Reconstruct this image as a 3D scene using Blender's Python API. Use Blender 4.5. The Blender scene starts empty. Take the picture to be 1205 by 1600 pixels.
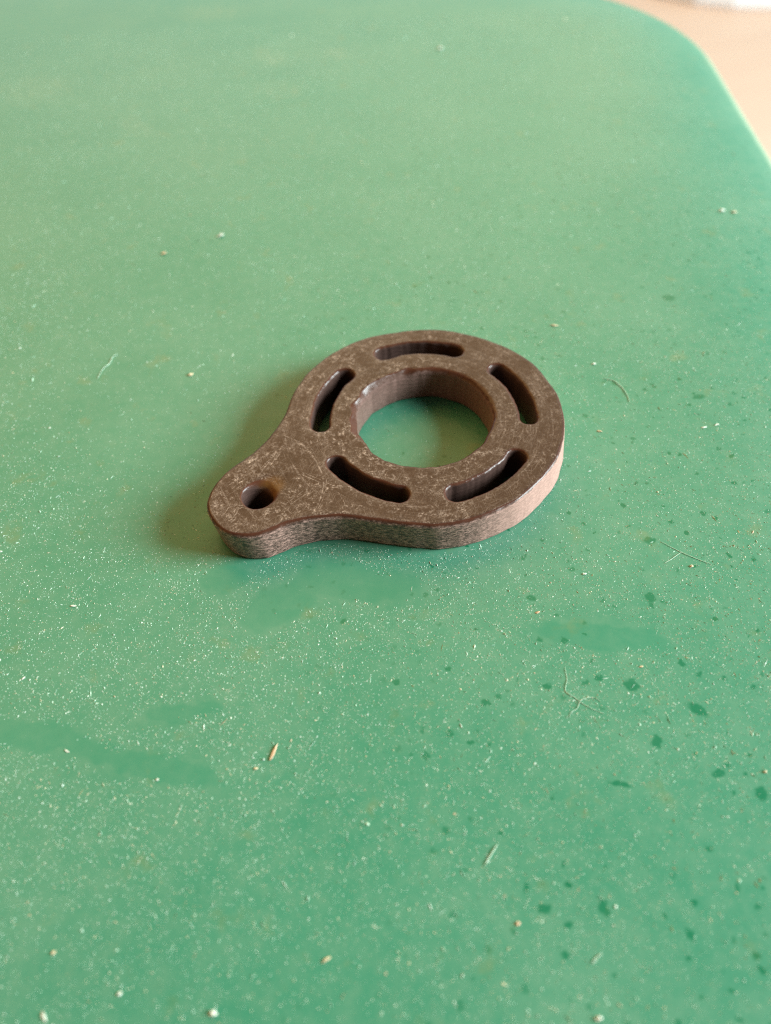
import bpy, math, random
import numpy as np
from mathutils import Matrix, Vector

random.seed(7)
rng = np.random.default_rng(7)
MM = 0.001
scene = bpy.context.scene
col = scene.collection

# ------------------------------------------------------------------ camera, world, lamps, exposure
CAM = np.array([-5.55, -71.8, 75.48])            # millimetres, ring centre on the seat is the origin
PITCH, ROLL = math.radians(51.37), math.radians(-2.91)
fw = np.array([0, math.cos(PITCH), -math.sin(PITCH)])
up0 = np.array([0, math.sin(PITCH), math.cos(PITCH)])
rt0 = np.array([1.0, 0, 0])
rt = math.cos(ROLL) * rt0 + math.sin(ROLL) * up0
up = -math.sin(ROLL) * rt0 + math.cos(ROLL) * up0
FPX = 1208.0                                      # focal length in pixels of a 1205 x 1600 picture

cd = bpy.data.cameras.new('camera')
cam = bpy.data.objects.new('camera', cd)
col.objects.link(cam)
m = Matrix.Identity(4)
for i in range(3):
    m[i][0], m[i][1], m[i][2], m[i][3] = rt[i], up[i], -fw[i], CAM[i] * MM
cam.matrix_world = m
cd.sensor_fit = 'VERTICAL'
cd.sensor_height = 36.0
cd.sensor_width = 36.0
cd.lens = FPX / 1600 * 36
cd.clip_start = 0.005
cd.clip_end = 60
cd.dof.use_dof = True
cd.dof.focus_distance = 0.0915
cd.dof.aperture_fstop = cd.lens / 1.6             # 1.6 mm pupil
cd.dof.aperture_blades = 0
scene.camera = cam

w = bpy.data.worlds.new('World')
scene.world = w
w.use_nodes = True
bg = w.node_tree.nodes['Background']
bg.inputs['Color'].default_value = (1.0, 0.85, 0.72, 1)
bg.inputs['Strength'].default_value = 0.06


def area_lamp(name, az, el, dist, sx, sy, watts, colour):
    d = Vector((math.cos(el) * math.cos(az), math.cos(el) * math.sin(az), math.sin(el)))
    l = bpy.data.lights.new(name, 'AREA')
    l.shape = 'RECTANGLE'
    l.size, l.size_y = sx, sy
    l.energy = watts
    l.color = colour
    o = bpy.data.objects.new(name, l)
    col.objects.link(o)
    o.location = d * dist
    o.rotation_euler = (-d).to_track_quat('-Z', 'Y').to_euler()
    return o


# the window on the right, the big warm sunlit ceiling and wall above and behind, the bright far end of the room
area_lamp('window_light', math.radians(-5), math.radians(25), 1.3, 0.56, 0.56, 52.0, (0.84, 0.98, 1.0))
area_lamp('warm_ceiling_light', math.radians(109), math.radians(45), 1.3, 2.1, 1.1, 18.5, (1.0, 0.62, 0.21))
area_lamp('warm_wall_light', math.radians(197), math.radians(20), 1.3, 0.9, 0.6, 2.4, (1.0, 0.48, 0.12))
area_lamp('far_window_light', math.radians(72), math.radians(16), 1.5, 3.2, 0.95, 10.5, (0.80, 1.0, 1.0))

scene.cycles.use_denoising = False
scene.cycles.pixel_filter_type = 'BLACKMAN_HARRIS'
scene.cycles.filter_width = 1.2

vs = scene.view_settings
vs.view_transform = 'Standard'
vs.look = 'None'
vs.gamma = 1.0
vs.exposure = 0.0
vs.use_curve_mapping = False


# ------------------------------------------------------------------ helpers
def unproject(px, py, z=0.0):
    """photograph pixel -> point of the plane z (mm)"""
    d = fw + (px - 602.5) / FPX * rt + (800 - py) / FPX * up
    k = (z - CAM[2]) / d[2]
    p = CAM + d * k
    return float(p[0]), float(p[1])


def mesh_np(name, verts, faces, smooth=True):
    """verts in mm (n,3); faces (m,k) of equal k"""
    me = bpy.data.meshes.new(name)
    v = np.asarray(verts, dtype=np.float32) * MM
    f = np.asarray(faces, dtype=np.int32)
    me.vertices.add(len(v))
    me.vertices.foreach_set('co', v.ravel())
    me.loops.add(f.size)
    me.loops.foreach_set('vertex_index', f.ravel())
    me.polygons.add(len(f))
    me.polygons.foreach_set('loop_start', np.arange(0, f.size, f.shape[1], dtype=np.int32))
    me.polygons.foreach_set('use_smooth', np.full(len(f), smooth))
    me.update(calc_edges=True)
    me.validate()
    return me


def link(name, me, mat, loc=(0, 0, 0), label=None, cat=None, group=None, kind=None):
    o = bpy.data.objects.new(name, me)
    col.objects.link(o)
    o.location = (loc[0] * MM, loc[1] * MM, loc[2] * MM)
    if mat and not me.materials:
        me.materials.append(mat)
    if label:
        o['label'] = label
    if cat:
        o['category'] = cat
    if group:
        o['group'] = group
    if kind:
        o['kind'] = kind
    return o


class NT:
    """tiny node builder; sockets or numbers may be passed as arguments"""

    def __init__(self, name):
        self.mat = bpy.data.materials.new(name)
        self.mat.use_nodes = True
        self.t = self.mat.node_tree
        self.bsdf = self.t.nodes['Principled BSDF']
        self.out = self.t.nodes['Material Output']
        tc = self.t.nodes.new('ShaderNodeTexCoord')
        self.mm = self.vm('SCALE', tc.outputs['Object'], s=1000.0)
        self.normal = tc.outputs['Normal']

    def put(self, sock, v):
        if v is None:
            return
        if isinstance(v, bpy.types.NodeSocket):
            self.t.links.new(v, sock)
        else:
            if hasattr(sock.default_value, '__len__') and not hasattr(v, '__len__'):
                v = (v,) * len(sock.default_value)
            elif hasattr(v, '__len__') and len(sock.default_value) == 4 and len(v) == 3:
                v = (*v, 1)
            sock.default_value = v

    def vm(self, op, a, b=None, s=None):
        n = self.t.nodes.new('ShaderNodeVectorMath')
        n.operation = op
        self.put(n.inputs[0], a)
        if b is not None:
            self.put(n.inputs[1], b)
        if s is not None:
            self.put(n.inputs['Scale'], s)
        return n.outputs['Value'] if op in ('LENGTH', 'DOT_PRODUCT', 'DISTANCE') else n.outputs['Vector']

    def ma(self, op, a, b=None, c=None, clamp=False):
        n = self.t.nodes.new('ShaderNodeMath')
        n.operation = op
        n.use_clamp = clamp
        for i, v in enumerate((a, b, c)):
            self.put(n.inputs[i], v)
        return n.outputs[0]

    def ramp(self, v, a, b, lo=0.0, hi=1.0, smooth=True):
        n = self.t.nodes.new('ShaderNodeMapRange')
        n.interpolation_type = 'SMOOTHSTEP' if smooth else 'LINEAR'
        for i, x in enumerate((v, a, b, lo, hi)):
            self.put(n.inputs[i], x)
        return n.outputs[0]

    def noise(self, vec, scale, detail=3, rough=0.55, dist=0.0, w=None):
        n = self.t.nodes.new('ShaderNodeTexNoise')
        self.put(n.inputs['Vector'], vec)
        n.inputs['Scale'].default_value = scale
        n.inputs['Detail'].default_value = detail
        n.inputs['Roughness'].default_value = rough
        n.inputs['Distortion'].default_value = dist
        return n.outputs['Fac']

    def noisec(self, vec, scale, detail=2):
        n = self.t.nodes.new('ShaderNodeTexNoise')
        self.put(n.inputs['Vector'], vec)
        n.inputs['Scale'].default_value = scale
        n.inputs['Detail'].default_value = detail
        return n.outputs['Color']

    def voro(self, vec, scale, rnd=1.0):
        n = self.t.nodes.new('ShaderNodeTexVoronoi')
        self.put(n.inputs['Vector'], vec)
        n.inputs['Scale'].default_value = scale
        n.inputs['Randomness'].default_value = rnd
        return n.outputs['Distance'], n.outputs['Color']

    def map(self, vec, loc=(0, 0, 0), rotz=0.0, scale=(1, 1, 1), kind='TEXTURE'):
        n = self.t.nodes.new('ShaderNodeMapping')
        n.vector_type = kind
        self.put(n.inputs['Vector'], vec)
        n.inputs['Location'].default_value = loc
        n.inputs['Rotation'].default_value = (0, 0, rotz)
        n.inputs['Scale'].default_value = scale
        return n.outputs[0]

    def mix(self, f, a, b):
        n = self.t.nodes.new('ShaderNodeMix')
        n.data_type = 'RGBA'
        self.put(n.inputs['Factor'], f)
        self.put(n.inputs['A'], a) if False else None
        ia = [s for s in n.inputs if s.type == 'RGBA']
        self.put(ia[0], a)
        self.put(ia[1], b)
        return [s for s in n.outputs if s.type == 'RGBA'][0]

    def sep(self, v):
        n = self.t.nodes.new('ShaderNodeSeparateXYZ')
        self.put(n.inputs[0], v)
        return n.outputs

    def bump(self, h, dist_mm, strength=1.0, nrm=None):
        n = self.t.nodes.new('ShaderNodeBump')
        n.inputs['Strength'].default_value = strength
        n.inputs['Distance'].default_value = dist_mm * MM
        self.put(n.inputs['Height'], h)
        if nrm is not None:
            self.put(n.inputs['Normal'], nrm)
        return n.outputs[0]

    def set(self, **k):
        for a, v in k.items():
            self.put(self.bsdf.inputs[a.replace('_', ' ')], v)
        return self.mat


def simple(name, c, rough=0.6, var=0.15, scale=2.0):
    n = NT(name)
    f = n.noise(n.mm, scale, 4)
    n.set(Base_Color=n.mix(f, [x * (1 - var) for x in c], [min(1, x * (1 + var)) for x in c]), Roughness=rough,
          Normal=n.bump(n.noise(n.mm, scale * 3, 3), 0.05, 0.6))
    return n.mat


# ------------------------------------------------------------------ wiped places and stains on the seat
def ell(px, py, rx, ry, rotpx=0.0):
    """ellipse given in photograph pixels -> (cx, cy, a, b, rot) on the seat in mm"""
    c = np.array(unproject(px, py))
    ca, sa = math.cos(rotpx), math.sin(rotpx)
    e1 = np.array(unproject(px + rx * ca, py + rx * sa)) - c
    e2 = np.array(unproject(px - ry * sa, py + ry * ca)) - c
    return (c[0], c[1], float(np.hypot(*e1)), float(np.hypot(*e2)), math.atan2(e1[1], e1[0]))


WIPED = [ell(560, 912, 108, 32, 0.12), ell(438, 945, 70, 34, -0.35), ell(350, 905, 40, 22, 0.0),
         ell(935, 993, 125, 23, 0.1), ell(215, 1192, 150, 24, 0.23), ell(60, 1150, 85, 28, 0.05),
         ell(285, 1112, 62, 17, -0.1)]
SMEARS = [ell(422, 88, 34, 13, .5), ell(532, 84, 34, 12), ell(215, 198, 36, 14, .6), ell(440, 140, 40, 16, .3),
          ell(60, 140, 60, 30, .2), ell(330, 20, 70, 16)]
SPOTS = [ell(987, 1071, 15, 11, .4), ell(1090, 1109, 22, 8, .5), ell(1026, 1158, 10, 9), ell(1122, 1208, 12, 8),
         ell(1017, 934, 9, 9), ell(850, 1421, 13, 10), ell(944, 1418, 9, 18, -.3), ell(1079, 1461, 9, 11),
         ell(887, 1446, 8, 7), ell(760, 1098, 8, 6), ell(700, 1046, 6, 5), ell(620, 1066, 6, 6), ell(735, 1160, 6, 5),
         ell(537, 969, 6, 5), ell(1190, 1240, 10, 12), ell(970, 1225, 22, 6, .2), ell(884, 1492, 8, 6),
         ell(855, 1072, 7, 5), ell(935, 1058, 8, 6, .5), ell(1066, 1036, 7, 6),  ell(1045, 465, 12, 6), ell(1092, 620, 12, 4), ell(1015, 845, 11, 6), ell(830, 935, 9, 6), ell(882, 1000, 6, 5)]


def inside(es, x, y, grow=1.0):
    r = np.zeros_like(x)
    for (cx, cy, a, b, t) in es:
        dx, dy = x - cx, y - cy
        u = (dx * math.cos(t) + dy * math.sin(t)) / a
        v = (-dx * math.sin(t) + dy * math.cos(t)) / b
        r = np.maximum(r, np.clip((grow + .12 - np.hypot(u, v)) / .24, 0, 1))
    return r


# ------------------------------------------------------------------ materials
EYE = (-20.75, -12.05, 1.85)                      # the drilled hole of the tab: x, y, radius


def green_plastic():
    n = NT('green plastic')
    co = n.mm
    warp = n.vm('SCALE', n.vm('SUBTRACT', n.noisec(co, 0.35, 3), (.5, .5, .5)), s=3.0)
    cow = n.vm('ADD', co, warp)

    def masks(es, lo, hi, vec):
        acc = None
        flatv = n.vm('MULTIPLY', vec, (1, 1, 0))
        for (cx, cy, a, b, t) in es:
            g = n.t.nodes.new('ShaderNodeTexGradient')
            g.gradient_type = 'SPHERICAL'
            n.put(g.inputs[0], n.map(flatv, (cx, cy, 0), t, (a * 2, b * 2, 1)))
            acc = g.outputs['Fac'] if acc is None else n.ma('MAXIMUM', acc, g.outputs['Fac'])
        return n.ramp(acc, 1 - hi / 2, 1 - lo / 2)

    wiped = masks(WIPED, 0.7, 1.15, cow)
    warp2 = n.vm('SCALE', n.vm('SUBTRACT', n.noisec(co, 1.6, 3), (.5, .5, .5)), s=1.1)
    cow2 = n.vm('ADD', co, warp2)
    spots = masks(SPOTS, 0.6, 1.15, cow2)
    # small random damp dots, mostly to the right
    d, c = n.voro(n.vm('MULTIPLY', cow2, (1, 1, 0)), 0.75)
    cx = n.sep(c)
    rad = n.ramp(cx[0], 0.3, 1.0, 0.0, 0.36)
    dots = n.ramp(d, rad, n.ma('MULTIPLY', rad, 0.45))
    dots = n.ma('MULTIPLY', dots, n.ma('MULTIPLY', n.ramp(n.noise(co, 0.04, 2), 0.35, 0.6, 0.45, 1.0), n.ramp(n.sep(co)[0], -30, 5, 0.15, 1.0)))
    spots = n.ma('MAXIMUM', n.ma('MULTIPLY', spots, 0.85), dots)
    # dust film
    big = n.noise(co, 0.03, 4, 0.6)
    mid = n.noise(co, 0.5, 4, 0.65)
    film = n.ma('ADD', n.ramp(big, 0.3, 0.72, 0.07, 0.125), n.ramp(mid, 0.3, 0.8, -0.015, 0.05))
    film = n.ma('MULTIPLY', film, n.ramp(wiped, 0, 1, 1.0, 0.66))
    film = n.ma('MULTIPLY', film, n.ramp(spots, 0, 1, 1.0, 0.12))
    smear = masks(SMEARS, 0.2, 1.2, cow)
    film = n.ma('ADD', film, n.ma('MULTIPLY', smear, n.ramp(mid, 0.3, 0.65, 0.02, 0.08)))
    # window light along the rolled rim, painted in as a paler colour
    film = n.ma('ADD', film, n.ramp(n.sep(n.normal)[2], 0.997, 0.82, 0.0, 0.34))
    # grains too fine to stand up
    d2, c2 = n.voro(co, 3.2)
    cs = n.sep(c2)
    gr = n.ma('MULTIPLY', n.ramp(d2, 0.24, 0.1), n.ramp(cs[1], 0.5, 0.95, 0, 1))
    gr = n.ma('MULTIPLY', gr, n.ramp(n.noise(co, 0.18, 3), 0.38, 0.66, 0.15, 1))
    gr = n.ma('MULTIPLY', gr, n.ramp(wiped, 0, 1, 1.0, 0.0))
    gr = n.ma('MULTIPLY', gr, n.ramp(spots, 0, 1, 1.0, 0.2))
    film = n.ma('ADD', film, n.ma('MULTIPLY', gr, 0.34), clamp=True)
    base = n.mix(n.noise(co, 0.06, 3), (0.006, 0.188, 0.104), (0.010, 0.215, 0.122))
    base = n.mix(n.ma('MULTIPLY', spots, 0.85), base, (0.003, 0.135, 0.058))
    # faint yellow-brown resin stains at the lower left
    st = n.ma('MULTIPLY', n.ramp(n.noise(co, 0.22, 3, 0.6), 0.60, 0.74), 0.25)
    base = n.mix(st, base, (0.16, 0.17, 0.03))
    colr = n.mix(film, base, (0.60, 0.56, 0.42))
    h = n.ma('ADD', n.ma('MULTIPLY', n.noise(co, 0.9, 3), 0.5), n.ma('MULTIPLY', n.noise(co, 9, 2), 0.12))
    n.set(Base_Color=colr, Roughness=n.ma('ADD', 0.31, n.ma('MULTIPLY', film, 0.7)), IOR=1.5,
          Normal=n.bump(h, 0.03, 0.6))
    n.bsdf.inputs['Specular IOR Level'].default_value = 0.36
    return n.mat


def dark_wood():
    """black-brown worn material of the ring: sanded flat face, polished rounded edges, brushed sides"""
    n = NT('worn dark brown horn')
    co = n.mm
    nz = n.ma('ABSOLUTE', n.sep(n.normal)[2])
    flat = n.ramp(nz, 0.93, 0.995)
    side = n.ramp(n.ma('ADD', nz, n.ma('MULTIPLY', n.ma('SUBTRACT', n.noise(co, 2.2, 3), 0.5), 0.7)), 0.78, 0.22)
    # sanded film on the flat face
    a = n.noise(co, 1.2, 6, 0.75, 0.8)
    b = n.noise(co, 4.0, 4, 0.75)
    patch = n.ramp(n.noise(co, 0.2, 4, 0.65), 0.38, 0.60, 0.10, 1.15)
    left = n.ramp(n.sep(co)[0], 14, -12, 0.45, 1.0)
    film = n.ma('MULTIPLY', n.ramp(a, 0.46, 0.66), n.ramp(b, 0.42, 0.62, 0.1, 1.0))
    film = n.ma('MULTIPLY', n.ma('MULTIPLY', film, patch), left)
    ha = n.t.nodes.new('ShaderNodeAttribute')
    ha.attribute_name = 'halo'
    wear = n.ma('MULTIPLY', n.ma('MULTIPLY', ha.outputs['Fac'], n.ramp(b, 0.36, 0.6, 0.1, 1.0)), n.ramp(a, 0.36, 0.56, 0.1, 0.6))
    film = n.ma('MAXIMUM', film, wear)
    # faint turning marks round the ring
    sx, sy = n.sep(co)[0], n.sep(co)[1]
    comb = n.t.nodes.new('ShaderNodeCombineXYZ')
    n.put(comb.inputs[0], n.ma('MULTIPLY', n.vm('LENGTH', n.vm('MULTIPLY', co, (1, 1, 0))), 2.4))
    n.put(comb.inputs[1], n.ma('MULTIPLY', n.ma('ARCTAN2', sy, n.ma('MULTIPLY', sx, -1.0)), 2.6))
    turn = n.ramp(n.noise(comb.outputs[0], 1.0, 4, 0.65), 0.5, 0.72)
    film = n.ma('MAXIMUM', film, n.ma('MULTIPLY', turn, n.ramp(b, 0.4, 0.65, 0.05, 0.5)))

    def streaks(rot, sx, sy, lo, hi, seed):
        v = n.map(co, (seed, seed * .7, 0), math.radians(rot), (sx, sy, 1))
        s = n.noise(v, 1.0, 2, 0.5)
        return n.ramp(s, lo, hi)

    fine = None
    for rot, sd in ((38, 3.), (62, 11.), (-20, 23.), (105, 31.), (75, 47.)):
        s = n.ma('MULTIPLY', streaks(rot, 3.0, 0.08, 0.60, 0.72, sd), n.ramp(n.noise(co, 0.35, 2), 0.35, 0.6, 0.15, 1))
        fine = s if fine is None else n.ma('MAXIMUM', fine, s)

    acc = None
    p2 = n.vm('MULTIPLY', co, (1, 1, 0))
    for (x, y, r, a0, a1, wd) in ARCS:
        q = n.vm('SUBTRACT', p2, (x, y, 0))
        ln = n.vm('LENGTH', q)
        wob = n.ma('MULTIPLY', n.ma('SUBTRACT', n.noise(co, 0.8, 2), 0.5), 0.25)
        dd = n.ma('ABSOLUTE', n.ma('SUBTRACT', n.ma('ADD', ln, wob), r))
        mk = n.ramp(dd, wd, wd * 0.35)
        am = (a0 + a1) / 2
        dot = n.ma('DIVIDE', n.vm('DOT_PRODUCT', q, (math.cos(am), math.sin(am), 0)), ln)
        ch = math.cos((a1 - a0) / 2)
        mk = n.ma('MULTIPLY', mk, n.ramp(dot, ch - 0.0005 / max(r, 1), ch + (1 - ch) * .25))
        acc = mk if acc is None else n.ma('MAXIMUM', acc, mk)
    acc = n.ma('MULTIPLY', acc, n.ma('MULTIPLY', n.ramp(n.noise(co, 3.0, 3), 0.36, 0.6, 0.1, 1), n.ramp(n.noise(co, 0.7, 2), 0.36, 0.56, 0.3, 1)))
    scr = n.ma('MAXIMUM', n.ma('MULTIPLY', fine, 0.5), acc)
    top = n.ma('ADD', n.ma('MULTIPLY', film, 1.0), n.ma('MULTIPLY', scr, 0.52), clamp=True)
    top = n.ma('MULTIPLY', top, flat)
    # fibrous sides
    v = n.map(co, (0, 0, 0), 0, (1.0, 1.0, 0.4))
    f1 = n.noise(v, 1.7, 6, 0.75)
    f2 = n.noise(v, 4.5, 3, 0.65)
    fib = n.ma('MULTIPLY', n.ramp(f1, 0.38, 0.64, 0.10, 0.85), n.ramp(f2, 0.38, 0.62, 0.5, 1))
    # window light on the right-hand side, painted in as paler, more even film
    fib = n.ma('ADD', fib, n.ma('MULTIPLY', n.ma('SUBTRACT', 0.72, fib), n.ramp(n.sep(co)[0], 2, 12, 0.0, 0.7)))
    at = n.t.nodes.new('ShaderNodeAttribute')
    at.attribute_name = 'fuzz'
    fib = n.ma('ADD', fib, n.ma('MULTIPLY', n.ma('SUBTRACT', 0.42, fib), n.ramp(at.outputs['Fac'], 0.9, 0.5, 0.0, 0.7)))
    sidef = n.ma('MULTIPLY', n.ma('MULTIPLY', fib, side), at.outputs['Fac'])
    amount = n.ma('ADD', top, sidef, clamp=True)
    dark = n.mix(n.noise(co, 0.5, 3), (0.055, 0.020, 0.012), (0.10, 0.035, 0.018))
    dark = n.mix(n.ma('MULTIPLY', flat, 0.75), dark, (0.030, 0.018, 0.014))
    dark = n.mix(side, dark, (0.018, 0.010, 0.008))
    g = n.t.nodes.new('ShaderNodeTexGradient')  # warm light on the eye's upper right edge, painted in as an orange-brown patch
    g.gradient_type = 'SPHERICAL'
    n.put(g.inputs[0], n.map(n.vm('MULTIPLY', co, (1, 1, 0)), (EYE[0] + 1.5, EYE[1] + 1.4, 0), 0.8, (2.6, 2.2, 1)))
    dark = n.mix(n.ma('MULTIPLY', n.ramp(g.outputs['Fac'], 0.1, 0.7), n.ramp(a, 0.3, 0.6, 0.4, 0.9)), dark, (0.15, 0.068, 0.018))
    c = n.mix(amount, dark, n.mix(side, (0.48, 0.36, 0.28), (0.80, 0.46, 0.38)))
    hgt = n.ma('MULTIPLY', n.noise(co, 5.0, 4, 0.7), 0.55)
    hs = n.ma('ADD', n.ma('MULTIPLY', f1, 1.2), n.ma('MULTIPLY', f2, 0.3))
    h = n.ma('ADD', n.ma('MULTIPLY', hgt, n.ma('SUBTRACT', 1.0, side)), n.ma('MULTIPLY', hs, n.ma('MULTIPLY', side, 0.9)))
    rough = n.ma('ADD', n.ramp(amount, 0, 0.6, 0.30, 0.58), n.ma('MULTIPLY', flat, 0.08))
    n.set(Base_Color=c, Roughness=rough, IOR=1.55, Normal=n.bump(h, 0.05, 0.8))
    n.bsdf.inputs['Specular IOR Level'].default_value = 0.27
    return n.mat


def dust_material():
    n = NT('pale wood dust')
    at = n.t.nodes.new('ShaderNodeAttribute')
    at.attribute_name = 'tint'
    n.set(Base_Color=at.outputs['Color'], Roughness=0.55)
    return n.mat


def floor_material():
    n = NT('beige floor')
    co = n.map(n.mm, (0, 0, 0), 0.3, (6, 1, 1))
    f = n.noise(co, 0.02, 4)
    n.set(Base_Color=n.mix(f, (0.49, 0.36, 0.29), (0.58, 0.44, 0.36)), Roughness=0.5,
          Normal=n.bump(f, 0.4, 0.5))
    return n.mat


# scratches on the flat face: (centre x, centre y, radius, from angle, to angle, width), mm
def arc3(p, q, r_):
    """circle through three photograph pixels on the top face"""
    A, B, C = [np.array(unproject(*s, 5.0)) for s in (p, q, r_)]
    d = 2 * (A[0] * (B[1] - C[1]) + B[0] * (C[1] - A[1]) + C[0] * (A[1] - B[1]))
    ux = ((A @ A) * (B[1] - C[1]) + (B @ B) * (C[1] - A[1]) + (C @ C) * (A[1] - B[1])) / d
    uy = ((A @ A) * (C[0] - B[0]) + (B @ B) * (A[0] - C[0]) + (C @ C) * (B[0] - A[0])) / d
    c = np.array([ux, uy])
    an = [math.atan2(*(s - c)[::-1]) for s in (A, B, C)]
    mid = an[1]
    rel = sorted(((x - mid + math.pi) % (2 * math.pi)) - math.pi for x in (an[0], an[2]))
    return (ux, uy, float(np.hypot(*(A - c))), mid + rel[0], mid + rel[1])


def P1(x, y):
    return (300 + x / 3.766, 480 + y / 3.766)


ARCS = [(*arc3(P1(*a), P1(*b), P1(*c)), wd) for a, b, c, wd in (
    ((620, 790), (715, 880), (768, 990), .11), ((600, 780), (700, 868), (760, 975), .05),
    ((772, 1000), (762, 1110), (700, 1225), .10), ((790, 1010), (775, 1120), (722, 1215), .05),
    ((540, 755), (585, 775), (640, 795), .06), ((500, 850), (445, 925), (385, 1000), .07),
    ((520, 860), (455, 940), (395, 1010), .05), ((535, 845), (480, 880), (400, 960), .05),
    ((200, 1060), (330, 985), (440, 935), .06), ((230, 1075), (340, 1000), (470, 950), .05),
    ((275, 1185), (250, 1230), (212, 1272), .07), ((640, 980), (700, 1010), (760, 1035), .06),
    ((660, 1075), (600, 1125), (540, 1165), .05), ((690, 1090), (600, 1150), (520, 1210), .05),
    ((620, 960), (740, 1010), (840, 1055), .04), ((845, 655), (875, 668), (905, 688), .05),
    ((870, 578), (890, 576), (915, 572), .05), ((960, 1120), (945, 1160), (930, 1200), .05),
    ((860, 1090), (885, 1130), (905, 1170), .04), ((180, 1130), (260, 1080), (350, 1040), .05),
    ((150, 1175), (175, 1150), (205, 1120), .05), ((190, 1220), (215, 1180), (235, 1150), .05),
    ((1730, 690), (1800, 678), (1868, 672), .05), ((1640, 870), (1700, 858), (1770, 850), .05))]

M_seat, M_ring, M_dust, M_floor = green_plastic(), dark_wood(), dust_material(), floor_material()
M_tan = simple('tan wood splinter', (0.62, 0.42, 0.26), 0.6, 0.25, 4)
M_cream = simple('cream wood crumb', (0.62, 0.52, 0.33), 0.6, 0.2, 4)
M_white = simple('white crumb', (0.66, 0.70, 0.60), 0.5, 0.15, 4)
M_fibre = simple('pale fibre', (0.50, 0.66, 0.50), 0.5, 0.1, 3)
M_paper = simple('white paper', (0.82, 0.82, 0.84), 0.6, 0.03, 0.02)

# ------------------------------------------------------------------ setting: floor and green seat
FLOOR_Z = -255.0
s = 6000.0
fl = mesh_np('floor', [(-s, -s, 0), (s, -s, 0), (s, s, 0), (-s, s, 0)], [(0, 1, 2, 3)], False)
link('floor', fl, M_floor, (0, 0, FLOOR_Z), kind='structure')


CROWN = [(34, 0.0), (26, -0.10), (18, -0.42), (12, -0.98), (8.5, -1.45)]
TOP_A, TOP_B = 175.0, (219.0 - 175.0) / (82.0 + 195.0)


def seat_z(x, y):
    """height of the gently rounded seat near its right and far edges"""
    x, y = np.asarray(x, float), np.asarray(y, float)
    ins = np.minimum(67.0 + (y + 125.0) * 0.05 - x, (TOP_A + (82.0 - x) * TOP_B - y) * 0.987)
    return np.interp(ins, [c[0] for c in CROWN][::-1], [c[1] for c in CROWN][::-1])


def seat_mesh():
    r = 60.0
    corners = [np.array(p) for p in ((67.0, -125.0), (82.0, 175.0), (-195.0, 219.0), (-195.0, -125.0))]

    def loop(inset, z):
        out = []
        for i in range(4):
            p, c, q = corners[i - 1], corners[i], corners[(i + 1) % 4]
            u, v = (p - c) / np.hypot(*(p - c)), (q - c) / np.hypot(*(q - c))
            half = math.acos(float(u @ v)) / 2
            bis = (u + v) / np.hypot(*(u + v))
            o = c + bis * r / math.sin(half)
            n0 = math.atan2(*(np.array([-u[1], u[0]]))[::-1])       # outward normals of the two edges
            n1 = math.atan2(*(np.array([v[1], -v[0]]))[::-1])
            d = (n1 - n0 + math.pi) % (2 * math.pi) - math.pi
            for k in range(25):
                a = n0 + d * k / 24
                out.append((o[0] + (r - inset) * math.cos(a), o[1] + (r - inset) * math.sin(a), z))
        return out

    prof = CROWN[:]
    for k in range(1, 13):
        a = math.radians(12 + 78 * k / 12)
        prof.append((7.2 - 7.2 * math.sin(a), -1.75 - 7.0 * (1 - math.cos(a))))
    prof += [(0.3, -16), (1.5, -60), (5, FLOOR_Z + 0.5)]
    V, F = [], []
    for ins, z in prof:
        V += loop(ins, z)
    n = 100
    for k in range(len(prof) - 1):
        for i in range(n):
            j = (i + 1) % n
            F.append((k * n + i, k * n + n + i, k * n + n + j, k * n + j))
    me = bpy.data.meshes.new('green_seat')
    me.from_pydata([tuple(c * MM for c in v) for v in V], [], [tuple(range(n))] + F)
    for p in me.polygons:
        p.use_smooth = True
    me.update()
    return me


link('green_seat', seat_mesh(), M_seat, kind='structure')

# ------------------------------------------------------------------ the slotted ring (one solid piece)
T = 5.05
OUT_POL = [(256, 17.85), (265, 17.9), (272, 18.05), (282, 17.95), (295, 17.8), (309, 17.8), (328, 17.85), (340, 17.9),
           (351, 17.95), (363, 18.0), (375, 17.95), (395, 18.05), (419, 17.75), (443, 17.7), (470, 17.8), (489, 17.95),
           (505, 18.1), (514, 18.1)]
TAIL = [(-17.35, 5.2), (-18.0, 2.3), (-19.1, -0.6), (-20.6, -3.1), (-22.3, -5.2), (-24.2, -6.9), (-25.6, -8.6),
        (-26.5, -10.5), (-26.85, -12.8), (-26.4, -14.6), (-25.3, -16.3), (-23.9, -17.4), (-22.1, -17.98), (-20.3, -17.9),
        (-18.6, -17.25), (-16.9, -16.5), (-14.4, -15.95), (-12.2, -15.85), (-10.1, -16.0), (-7.4, -16.6)]
SLOTS = [(134.8, 187.2, 13.36, 1.13), (208.6, 258.2, 13.45, 1.10), (277.6, 328.6, 13.45, 1.18),
         (350.3, 402.2, 13.42, 1.10), (63.0, 115.0, 13.65, 1.13)]
BORE = [(0, 9.0), (17, 8.95), (41, 9.05), (80, 9.02), (120, 8.9), (150, 8.95), (175, 8.82), (197, 8.8), (221, 9.05),
        (240, 8.95), (269, 8.7), (303, 8.6), (336, 8.6)]


def outline():
    pts = [(r * math.cos(math.radians(a)), r * math.sin(math.radians(a))) for a, r in OUT_POL] + TAIL
    pts = np.array(pts)
    n = len(pts)
    out = []
    for i in range(n):
        p0, p1, p2, p3 = pts[i - 1], pts[i], pts[(i + 1) % n], pts[(i + 2) % n]
        for t in np.linspace(0, 1, 9)[:-1]:
            out.append(0.5 * ((2 * p1) + (-p0 + p2) * t + (2 * p0 - 5 * p1 + 4 * p2 - p3) * t * t
                              + (-p0 + 3 * p1 - 3 * p2 + p3) * t ** 3))
    return np.array(out)


OUTLINE = outline()


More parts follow.
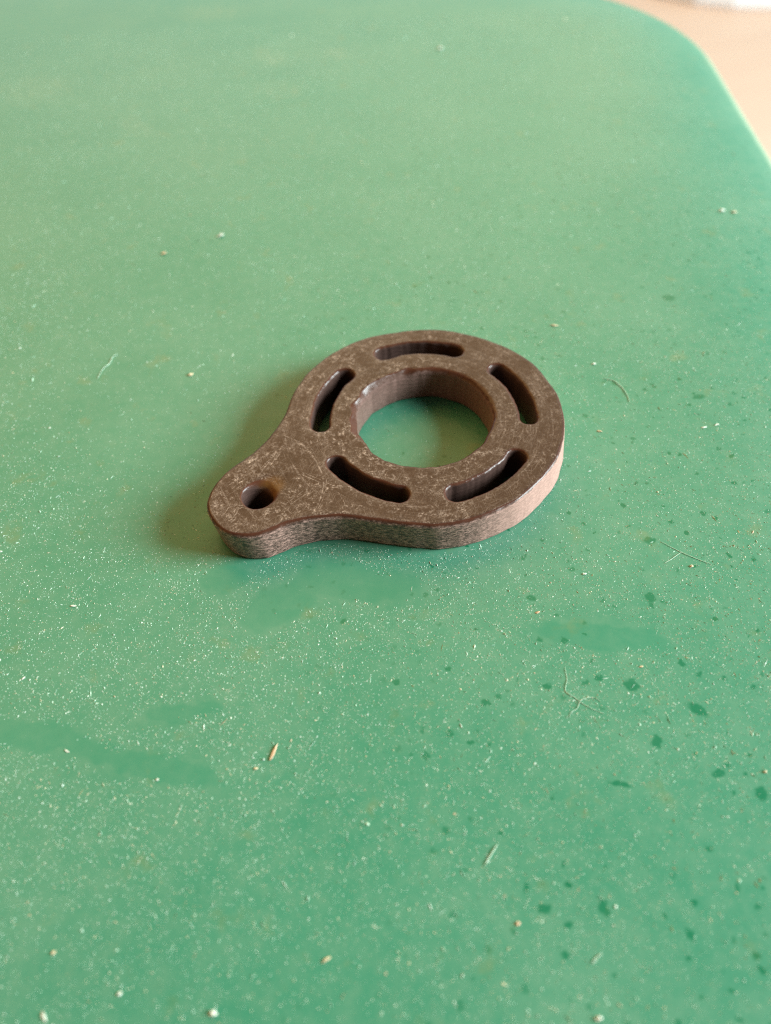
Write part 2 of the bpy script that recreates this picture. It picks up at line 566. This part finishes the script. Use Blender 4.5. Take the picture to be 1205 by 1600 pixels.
def poly_sdf(X, Y, P):
    d = np.full(X.shape, 1e9)
    ins = np.zeros(X.shape, bool)
    for i in range(len(P)):
        a, b = P[i - 1], P[i]
        ex, ey = b - a
        wx, wy = X - a[0], Y - a[1]
        t = np.clip((wx * ex + wy * ey) / (ex * ex + ey * ey), 0, 1)
        d = np.minimum(d, (wx - ex * t) ** 2 + (wy - ey * t) ** 2)
        c = ((a[1] <= Y) & (b[1] > Y)) | ((b[1] <= Y) & (a[1] > Y))
        if abs(ey) > 1e-12:
            xi = a[0] + (Y - a[1]) * ex / ey
            ins ^= c & (X < xi)
    return np.where(ins, -1, 1) * np.sqrt(d)


def wobble(*p, f, n=10, seed=0):
    g = np.random.default_rng(seed)
    s_ = 0
    for _ in range(n):
        k = g.normal(size=len(p)) * f
        s_ = s_ + np.sin(sum(a * b for a, b in zip(k, p)) + g.uniform(0, 6.28))
    return s_ / math.sqrt(n)


def ring_mesh(h=0.125):
    xs = np.arange(-27.6, 19.0, h)
    ys = np.arange(-19.0, 19.0, h)
    zs = np.arange(-0.3, T + 0.35, h)
    X, Y = np.meshgrid(xs, ys, indexing='ij')
    A = np.degrees(np.arctan2(Y, X)) % 360
    Rr = np.hypot(X, Y)
    d_out = poly_sdf(X, Y, OUTLINE) + 0.03 * wobble(X, Y, f=0.8, seed=1)
    ba = np.array([b[0] for b in BORE] + [360])
    br = np.array([b[1] for b in BORE] + [BORE[0][1]])
    bore_r = np.interp(A, ba, br)
    fa = (A - 84) % 27 - 13.5
    bore_r = np.where((A > 84) & (A < 219), bore_r * (1 - 0.8 * (1 - math.cos(math.radians(13.5)) / np.cos(np.radians(fa)))), bore_r)
    d_bore = Rr - bore_r + 0.05 * wobble(X, Y, f=0.9, seed=3) + 0.03 * wobble(X, Y, f=2.6, seed=4)
    d_sl = np.full(X.shape, 1e9)
    for (a0, a1, r, hw) in SLOTS:
        am = (a0 + a1) / 2
        ha = (a1 - a0) / 2 - math.degrees(hw / r)
        da = (A - am + 180) % 360 - 180
        dc = np.clip(da, -ha, ha)
        th = np.radians(am + dc)
        d_sl = np.minimum(d_sl, np.hypot(X - r * np.cos(th), Y - r * np.sin(th)) - hw)
    d_sl = d_sl + 0.05 * wobble(X, Y, f=1.3, seed=5) + 0.025 * wobble(X, Y, f=4, seed=6)
    d_eye = np.hypot(X - EYE[0], Y - EYE[1]) - EYE[2] + 0.04 * wobble(X, Y, f=1.5, seed=7)
    d2 = np.maximum.reduce([d_out, -d_bore, -d_sl, -d_eye])
    which = np.argmax(np.stack([d_out, -d_bore, -d_sl, -d_eye]), 0)
    # edge rounding: softer towards the tab and the far rim of the bore, crisp on the right
    front = np.cos(np.radians(A - 232))
    er = np.select([which == 0, which == 1, which == 2],
                   [0.38 + 0.24 * np.clip(front * 1.3, -0.6, 1), 0.55 + 0.30 * np.cos(np.radians(A - 50)),
                    0.42 + 0.05 * np.sin(np.radians(A * 3))],
                   0.55 + 0.45 * np.clip(((X - EYE[0]) * 0.75 + (Y - EYE[1]) * 0.66) / 2.2, -.5, 1))
    # the worn hollow running from the eye
    q = np.hypot((X - EYE[0] - 1.3) / 2.2, (Y - EYE[1] - 1.5) / 1.7)
    hollow = 0.35 * np.exp(-q ** 2 * 1.6)
    top = T - hollow + 0.02 * wobble(X, Y, f=0.5, seed=8) + 0.008 * wobble(X, Y, f=3.5, seed=9)
    # chipped lip along the left and far-left rim of the bore
    win = np.clip((A - 92) / 10, 0, 1) * np.clip((205 - A) / 12, 0, 1)
    lw = 0.85 + 0.28 * wobble(X, Y, f=1.6, seed=31)
    lip = 0.62 * win * np.clip(1 - d_bore / np.clip(lw, .3, 2), 0, 1)
    top = top - lip
    er = np.clip(er, 0.26, 1.1) + 0.05 * wobble(X, Y, f=1.1, seed=10) + 0.025 * wobble(X, Y, f=2.6, seed=12)

    gx, gy = np.gradient(d_out, h)
    S = np.empty((len(xs), len(ys), len(zs)), np.float32)
    for k, z in enumerate(zs):
        lean = np.clip(1 - z / T, 0, 1)                            # the sides are cut askew
        dd = np.maximum(d_out - lean * (0.6 * gx + 0.3 * gy), np.maximum.reduce([-d_bore, -d_sl, -d_eye]))
        rough = 0.012 * np.sin(z * 9 + 3 * wobble(X, Y, f=.7, n=5, seed=11))
        dd = dd + rough
        rbot = 0.22
        r_ = er if z > T / 2 else rbot
        cz = (z - top) if z > T / 2 else -z
        qx, qy = dd + r_, cz + r_
        S[:, :, k] = np.minimum(np.maximum(qx, qy), 0) + np.hypot(np.maximum(qx, 0), np.maximum(qy, 0)) - r_
    # naive surface nets
    neg = S < 0
    nx, ny, nz_ = S.shape
    c = np.zeros((nx - 1, ny - 1, nz_ - 1), np.int8)
    for i in (0, 1):
        for j in (0, 1):
            for k in (0, 1):
                c += neg[i:nx - 1 + i, j:ny - 1 + j, k:nz_ - 1 + k]
    act = (c > 0) & (c < 8)
    I, J, K = np.nonzero(act)
    idx = -np.ones(act.shape, np.int32)
    idx[I, J, K] = np.arange(len(I))
    acc = np.zeros((len(I), 3))
    cnt = np.zeros(len(I))
    corners = [(i, j, k) for i in (0, 1) for j in (0, 1) for k in (0, 1)]
    for a in corners:
        for ax in range(3):
            if a[ax]:
                continue
            b = list(a)
            b[ax] = 1
            s0 = S[I + a[0], J + a[1], K + a[2]]
            s1 = S[I + b[0], J + b[1], K + b[2]]
            cr = (s0 < 0) != (s1 < 0)
            t = np.where(cr, s0 / np.where(cr, s0 - s1, 1), 0)
            p = np.stack([np.full(len(I), a[0], float), np.full(len(I), a[1], float), np.full(len(I), a[2], float)], 1)
            p[:, ax] += t
            acc += p * cr[:, None]
            cnt += cr
    P = acc / cnt[:, None] + np.stack([I, J, K], 1)
    V = np.stack([xs[0] + P[:, 0] * h, ys[0] + P[:, 1] * h, zs[0] + P[:, 2] * h], 1)
    F = []
    for ax in range(3):
        o1, o2 = [(1, 2), (2, 0), (0, 1)][ax]
        n0 = [slice(None)] * 3
        n1 = [slice(None)] * 3
        n0[ax], n1[ax] = slice(0, -1), slice(1, None)
        ch = neg[tuple(n0)] != neg[tuple(n1)]
        E = np.stack(np.nonzero(ch), 1)
        ok = np.all(E >= 1, 1) | True
        ok &= (E[:, o1] >= 1) & (E[:, o2] >= 1)
        E = E[ok]
        q = []
        for (u, v) in ((0, 0), (1, 0), (1, 1), (0, 1)):
            g = E.copy()
            g[:, o1] -= u
            g[:, o2] -= v
            q.append(idx[g[:, 0], g[:, 1], g[:, 2]])
        q = np.stack(q, 1)
        flip = ~neg[E[:, 0], E[:, 1], E[:, 2]]
        q[flip] = q[flip][:, ::-1]
        F.append(q)
    F = np.concatenate(F)
    F = F[np.all(F >= 0, 1)]
    # one light Laplacian pass against stair-stepping
    for lam in (0.5, 0.5):
        sm = np.zeros_like(V)
        ct = np.zeros(len(V))
        for a in range(4):
            b = (a + 1) % 4
            np.add.at(sm, F[:, a], V[F[:, b]])
            np.add.at(sm, F[:, b], V[F[:, a]])
            np.add.at(ct, F[:, a], 1)
            np.add.at(ct, F[:, b], 1)
        V = V + lam * (sm / ct[:, None] - V)
    V[:, 2] += 0.02 - V[:, 2].min()
    me = mesh_np('slotted_ring', V, F, True)
    wi = which[np.clip(np.rint((V[:, 0] - xs[0]) / h).astype(int), 0, nx - 1),
               np.clip(np.rint((V[:, 1] - ys[0]) / h).astype(int), 0, ny - 1)]
    at = me.attributes.new('fuzz', 'FLOAT', 'POINT')               # pale film strength per wall: outer, bore, slots, eye
    at.data.foreach_set('value', np.array([0.95, 0.5, 0.16, 0.2], np.float32)[wi])
    hal = np.maximum(np.exp(-np.abs(d_sl) / 0.55), 0.7 * np.exp(-np.abs(d_out) / 0.9)) * np.clip((6 - X) / 14, 0.15, 1)
    at = me.attributes.new('halo', 'FLOAT', 'POINT')               # wear along the edges
    at.data.foreach_set('value', hal[np.clip(np.rint((V[:, 0] - xs[0]) / h).astype(int), 0, nx - 1),
                                     np.clip(np.rint((V[:, 1] - ys[0]) / h).astype(int), 0, ny - 1)].astype(np.float32))
    return me


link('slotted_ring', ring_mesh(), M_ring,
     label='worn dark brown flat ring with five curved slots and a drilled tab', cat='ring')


# ------------------------------------------------------------------ things lying about
def jitter_lump(name, a, b, c, seed, mat):
    """an irregular broken flake, about 2a x 2b x 2c mm, resting on z = 0"""
    import bmesh
    g = random.Random(seed)
    bm = bmesh.new()
    n_ = 22
    for _ in range(n_):
        u, t = g.uniform(-1, 1), g.uniform(0, 6.283)
        r = math.sqrt(1 - u * u) * g.uniform(0.62, 1.12)
        bm.verts.new((a * r * math.cos(t), b * r * math.sin(t), c * u * g.uniform(.6, 1.1)))
    bm.verts.new((a * 1.15, b * g.uniform(-.5, .5), c * .1))
    bm.verts.new((-a * 1.1, b * g.uniform(-.5, .5), -c * .2))
    bmesh.ops.convex_hull(bm, input=bm.verts)
    bmesh.ops.delete(bm, geom=[v for v in bm.verts if not v.link_faces], context='VERTS')
    bmesh.ops.subdivide_edges(bm, edges=bm.edges[:], cuts=1, use_grid_fill=True)
    for v in bm.verts:
        v.co += Vector((g.uniform(-1, 1) * a, g.uniform(-1, 1) * b, g.uniform(-1, 1) * c)) * 0.10
    zmin = min(v.co.z for v in bm.verts)
    for v in bm.verts:
        v.co.z = max(v.co.z, zmin * .6) - zmin * .6
        v.co *= MM
    me = bpy.data.meshes.new(name)
    bm.to_mesh(me)
    bm.free()
    me.materials.append(mat)
    return me


def crumb(name, px, py, rx, ry, rot, mat, label, cat='crumb', h=None, group=None):
    """rx, ry: half sizes in photograph pixels along and across"""
    x, y = unproject(px, py)
    x2, _ = unproject(px + 10, py)
    s_ = abs(x2 - x) / 10
    a, b = rx * s_ * 0.85, ry * s_ * 0.8
    me = jitter_lump(name, a, b, h or min(a, b) * 0.7, (px * 7 + py * 13) % 1000, mat)
    o = link(name, me, None, (x, y, float(seat_z(x, y)) + 0.004), label, cat, group)
    o.rotation_euler.z = rot
    return o


def tube(name, pts, r0, mat, label, cat, lift=0.05):
    """a fibre through photograph pixels; pts: list of strands"""
    V, F = [], []
    for strand in pts:
        P = np.array([unproject(*p) for p in strand])
        Q = []
        n = len(P)
        for i in range(n - 1):
            p0, p1, p2, p3 = P[max(i - 1, 0)], P[i], P[i + 1], P[min(i + 2, n - 1)]
            for t in np.linspace(0, 1, 7)[:-1]:
                Q.append(0.5 * (2 * p1 + (p2 - p0) * t + (2 * p0 - 5 * p1 + 4 * p2 - p3) * t * t + (3 * p1 - p0 - 3 * p2 + p3) * t ** 3))
        Q.append(P[-1])
        Q = np.array(Q)
        base = len(V)
        for i, q in enumerate(Q):
            d = Q[min(i + 1, len(Q) - 1)] - Q[max(i - 1, 0)]
            d = d / (np.hypot(*d) + 1e-9)
            nn = np.array([-d[1], d[0]])
            rr = r0 * (0.45 + 0.55 * math.sin(math.pi * (i + .6) / (len(Q) + .2)))
            zc = rr + lift * (0.5 + 0.5 * math.sin(i * 0.9 + base))
            for k in range(6):
                a = k * math.pi / 3
                V.append((q[0] + nn[0] * rr * math.cos(a), q[1] + nn[1] * rr * math.cos(a), zc + rr * math.sin(a)))
        for i in range(len(Q) - 1):
            for k in range(6):
                j = (k + 1) % 6
                F.append((base + i * 6 + k, base + i * 6 + j, base + i * 6 + 6 + j, base + i * 6 + 6 + k))
    V = np.array(V)
    o0 = V.mean(0) * (1, 1, 0)
    me = mesh_np(name, V - o0, F)
    return link(name, me, mat, (o0[0], o0[1], 0.004), label, cat)


crumb('wood_splinter', 428, 1176, 15.5, 4.2, math.radians(72), M_tan,
      'tan wood splinter lying lengthwise below the ring on green plastic', 'splinter')
crumb('wood_crumb', 400, 1201, 3.6, 3.2, 0.2, M_cream, 'yellowish round crumb just below the tan wood splinter')
tube('curled_fibre', [[(883, 1044), (886, 1062), (884, 1080), (898, 1090), (908, 1098), (924, 1107), (944, 1116)],
                      [(890, 1122), (892, 1114), (902, 1107), (906, 1097), (912, 1092), (924, 1090), (934, 1093), (939, 1097)]], 0.03, M_fibre,
     'pale crossed curly fibre right of centre below the ring', 'fibre')
tube('straight_fibre', [[(758, 1352), (766, 1338), (777, 1320)]], 0.06, M_fibre,
     'straight pale fibre lying alone below the curly fibre at lower right', 'fibre')
tube('curved_hair', [[(943, 592), (958, 595), (972, 606), (980, 618), (984, 629)]], 0.05, M_fibre,
     'pale curved hair right of the ring', 'hair')
tube('crossed_hair', [[(1034, 847), (1062, 862), (1090, 874), (1112, 882)], [(1039, 880), (1052, 872), (1066, 862)]], 0.032, M_fibre,
     'two thin crossed hairs at the right edge level with the front of the ring', 'hair')
tube('wavy_fibre', [[(153, 592), (161, 577), (171, 569), (177, 558), (184, 553)]], 0.055, M_fibre,
     'blurred wavy pale fibre left of the ring', 'fibre')
tube('short_fibre', [[(924, 1506), (934, 1495), (941, 1490)]], 0.05, M_fibre,
     'short faint fibre near the lower right corner', 'fibre')
crumb('tan_crumb', 298, 586, 5.2, 4.2, 0.6, M_cream, 'lone tan crumb left of the upper left slot, outside the shadow')
crumb('white_crumb', 345, 369, 5.5, 5, 0.3, M_white, 'blurred white crumb above and left of the ring')
crumb('tan_crumb', 256, 397, 4.8, 4.2, 0.3, M_tan, 'blurred pinkish tan crumb below the white crumb at upper left')
crumb('white_chip', 115, 947, 5.6, 2.6, -0.1, M_white, 'bright white oblong chip left of the ring tab near the left edge')
crumb('white_chip', 105, 1174, 5.6, 2.2, -0.5, M_white, 'slanted white chip in the smooth wiped band at lower left')
crumb('white_chip', 37, 1060, 3.6, 2.0, 0.9, M_white, 'small white chip beside the left edge below the middle')
crumb('white_crumb', 246, 1218, 3.2, 2.8, 0.1, M_white, 'small white crumb right of the slanted chip in the wiped band')
crumb('white_crumb', 333, 1584, 7.5, 6.5, 0.2, M_white, 'large blurred white crumb at the bottom edge left of centre')
crumb('white_chip', 69, 1589, 10, 4, -1.0, M_white, 'slanted white chip in the bottom left corner')
crumb('cream_chip', 510, 1500, 9, 3.5, 0.55, M_cream, 'cream slanted chip near the bottom centre')
crumb('white_crumb', 935, 1591, 6.5, 6, 0.2, M_white, 'blurred white crumb at the bottom edge right of centre')
crumb('white_crumb', 187, 1553, 5, 4, 0.2, M_white, 'white crumb above the bottom edge between corner chip and large crumb')
crumb('yellow_crumb', 84, 1489, 4.5, 4, 0.2, M_cream, 'yellowish crumb near the lower left corner')
crumb('tan_crumb', 809, 1443, 4.6, 4, 0.2, M_tan, 'orange tan crumb in the lower right among dark stains')
crumb('white_crumb', 1129, 327, 5.5, 4.5, 0.2, M_white, 'left of two pale crumbs at the right edge of the green seat')
crumb('cream_crumb', 1148, 328, 5, 4.2, 0.2, M_cream, 'right of two pale crumbs at the right edge of the green seat')
crumb('white_flake', 1100, 668, 5.8, 2.2, 0.25, M_white, 'left of two white flakes right of the ring')
crumb('white_flake', 1120, 664, 4.6, 2.6, 0.3, M_white, 'right of two white flakes right of the ring')
crumb('tan_crumb', 937, 674, 4.4, 3, -0.3, M_cream, 'tan crumb just right of the ring')
crumb('white_crumb', 928, 569, 3.8, 3.2, 0.1, M_white, 'white crumb above the curved hair right of the ring')
crumb('cream_crumb', 1080, 885, 3.8, 3.2, 0.1, M_cream, 'yellowish crumb under the crossed hairs at right')
crumb('white_crumb', 913, 897, 3.8, 3, 0.1, M_white, 'white crumb below the right side of the ring')
crumb('tan_crumb', 840, 957, 4.5, 2.8, 0.4, M_tan, 'tan crumb above the left end of the oval wiped patch')
crumb('cream_crumb', 866, 509, 7, 2.6, -0.2, M_cream, 'flat cream crumb above the right side of the ring')
crumb('white_crumb', 688, 77, 5, 4.6, 0.1, M_white, 'blurred white crumb near the top edge of the picture')
crumb('white_crumb', 1195, 1206, 3.6, 4.2, 0.2, M_cream, 'cream crumb at the right edge in the lower half')
crumb('cream_crumb', 1002, 1042, 3.6, 2.4, 0.2, M_cream, 'cream crumb above the largest dark stain at lower right')


# fine dust: thousands of flakes nobody could count
def dust():
    N = 680000
    x = rng.uniform(-112, 66, N)
    y = rng.uniform(-72, 150, N)
    d = np.stack([x - CAM[0], y - CAM[1], np.full(N, -CAM[2])], 1)
    z = d @ fw
    px = 602.5 + FPX * (d @ rt) / z
    py = 800 - FPX * (d @ up) / z
    ok = (px > -160) & (px < 1365) & (py > -120) & (py < 1720)
    ok &= poly_sdf(x, y, OUTLINE[::3]) * 1 > 0.15
    inb = np.hypot(x, y) < 8.4
    nb = (np.hypot(x, y) < 8.4) & (px > 0)
    ok = ok | nb
    dens = 0.72 + 0.16 * wobble(x, y, f=0.10, seed=21) + 0.1 * wobble(x, y, f=0.45, seed=22) + .12 * wobble(x, y, f=1.4, seed=23)
    dens = np.clip(dens, 0.1, 1)
    # the far left and the strip beside the tab are cleaner
    left = np.clip(1 - np.hypot((px - 260) / 260, (py - 640) / 260), 0, 1)
    dens *= 1 - 0.75 * np.sqrt(left)
    dens *= np.where(inb, 0.22, 1.0)
    dens *= 1 - 0.99 * inside(WIPED, x + .8 * wobble(x, y, f=.5, seed=24), y + .8 * wobble(x, y, f=.5, seed=25))
    dens *= 1 - 0.8 * inside(SPOTS, x, y)
    dens *= np.interp(py, [0, 450, 800, 1050, 1600], [0.35, 0.45, 0.9, 1.0, 0.5])
    ok &= rng.uniform(0, 1, N) < dens
    x, y = x[ok], y[ok]
    n = len(x)
    size = np.clip(np.exp(rng.normal(math.log(0.033), 0.40, n)), 0.016, 0.2)
    big = rng.uniform(0, 1, n) < 0.006
    size[big] *= rng.uniform(1.5, 2.4, big.sum())
    el = np.exp(rng.normal(0.25, 0.35, n))
    needle = rng.uniform(0, 1, n) < 0.05
    el[needle] *= rng.uniform(2, 4, needle.sum())
    a, b, c = size * el, size / np.sqrt(el), size * rng.uniform(0.35, 0.8, n)
    rot = rng.uniform(0, 2 * np.pi, n)
    loc = np.array([(1, 0, 0), (0, 1, 0), (-1, 0, 0), (0, -1, 0), (0, 0, 1.5)], float)
    V = loc[None] * np.stack([a, b, c], 1)[:, None] * rng.uniform(0.65, 1.25, (n, 5, 1))
    V[:, :, :2] += rng.normal(0, 0.2, (n, 5, 2)) * size[:, None, None]
    cr, sr = np.cos(rot)[:, None], np.sin(rot)[:, None]
    vx = V[:, :, 0] * cr - V[:, :, 1] * sr + x[:, None]
    vy = V[:, :, 0] * sr + V[:, :, 1] * cr + y[:, None]
    vz = V[:, :, 2] - V[:, :, 2].min(1, keepdims=True) + 0.004 + seat_z(x, y)[:, None]
    V = np.stack([vx, vy, vz], 2).reshape(-1, 3)
    tri = np.array([(0, 1, 4), (1, 2, 4), (2, 3, 4), (3, 0, 4)])
    F = (tri[None] + (np.arange(n) * 5)[:, None, None]).reshape(-1, 3)
    me = mesh_np('wood_dust', V, F, False)
    t = rng.uniform(0, 1, n)
    pal = np.array([(0.46, 0.64, 0.48), (0.66, 0.74, 0.62), (0.68, 0.62, 0.42), (0.55, 0.40, 0.26)])
    pick = np.digitize(t, [0.50, 0.82, 0.96])
    cc = pal[pick] * rng.uniform(0.75, 1.1, (n, 1))
    cc = np.clip(np.concatenate([cc, np.ones((n, 1))], 1), 0, 1)
    at = me.attributes.new('tint', 'FLOAT_COLOR', 'POINT')
    at.data.foreach_set('color', np.repeat(cc, 5, 0).astype(np.float32).ravel())
    return me


link('wood_dust', dust(), M_dust, label='fine pale wood dust scattered over the green plastic', cat='dust', kind='stuff')


# the white thing on the floor at the upper right, mostly out of the picture
def paper():
    A = unproject(1020, -6, FLOOR_Z)
    B = unproject(1145, 14, FLOOR_Z)
    Cc = unproject(1300, 16, FLOOR_Z)
    base = [A, ((A[0] + B[0]) / 2, (A[1] * .35 + B[1] * .65)), B, ((B[0] + Cc[0]) / 2, (B[1] + Cc[1]) / 2), Cc,
            (Cc[0] + 40, Cc[1] + 220), (A[0] + 10, A[1] + 260)]
    n = len(base)
    cx = sum(p[0] for p in base) / n
    cy = sum(p[1] for p in base) / n
    V = []
    for sc, z in ((0.985, 0.2), (1.0, 3), (1.0, 15), (0.985, 18)):
        V += [((p[0] - cx) * sc, (p[1] - cy) * sc, z) for p in base]
    F = [tuple(range(3 * n, 4 * n)), tuple(reversed(range(n)))]
    for k in range(3):
        for i in range(n):
            j = (i + 1) % n
            F.append((k * n + i, k * n + j, (k + 1) * n + j, (k + 1) * n + i))
    me = bpy.data.meshes.new('white_slab')
    me.from_pydata([tuple(c * MM for c in v) for v in V], [], F)
    me.update()
    link('white_slab', me, M_paper, (cx, cy, FLOOR_Z),
         label='blurred flat white object on the beige floor at the top right corner', cat='white object')


paper()
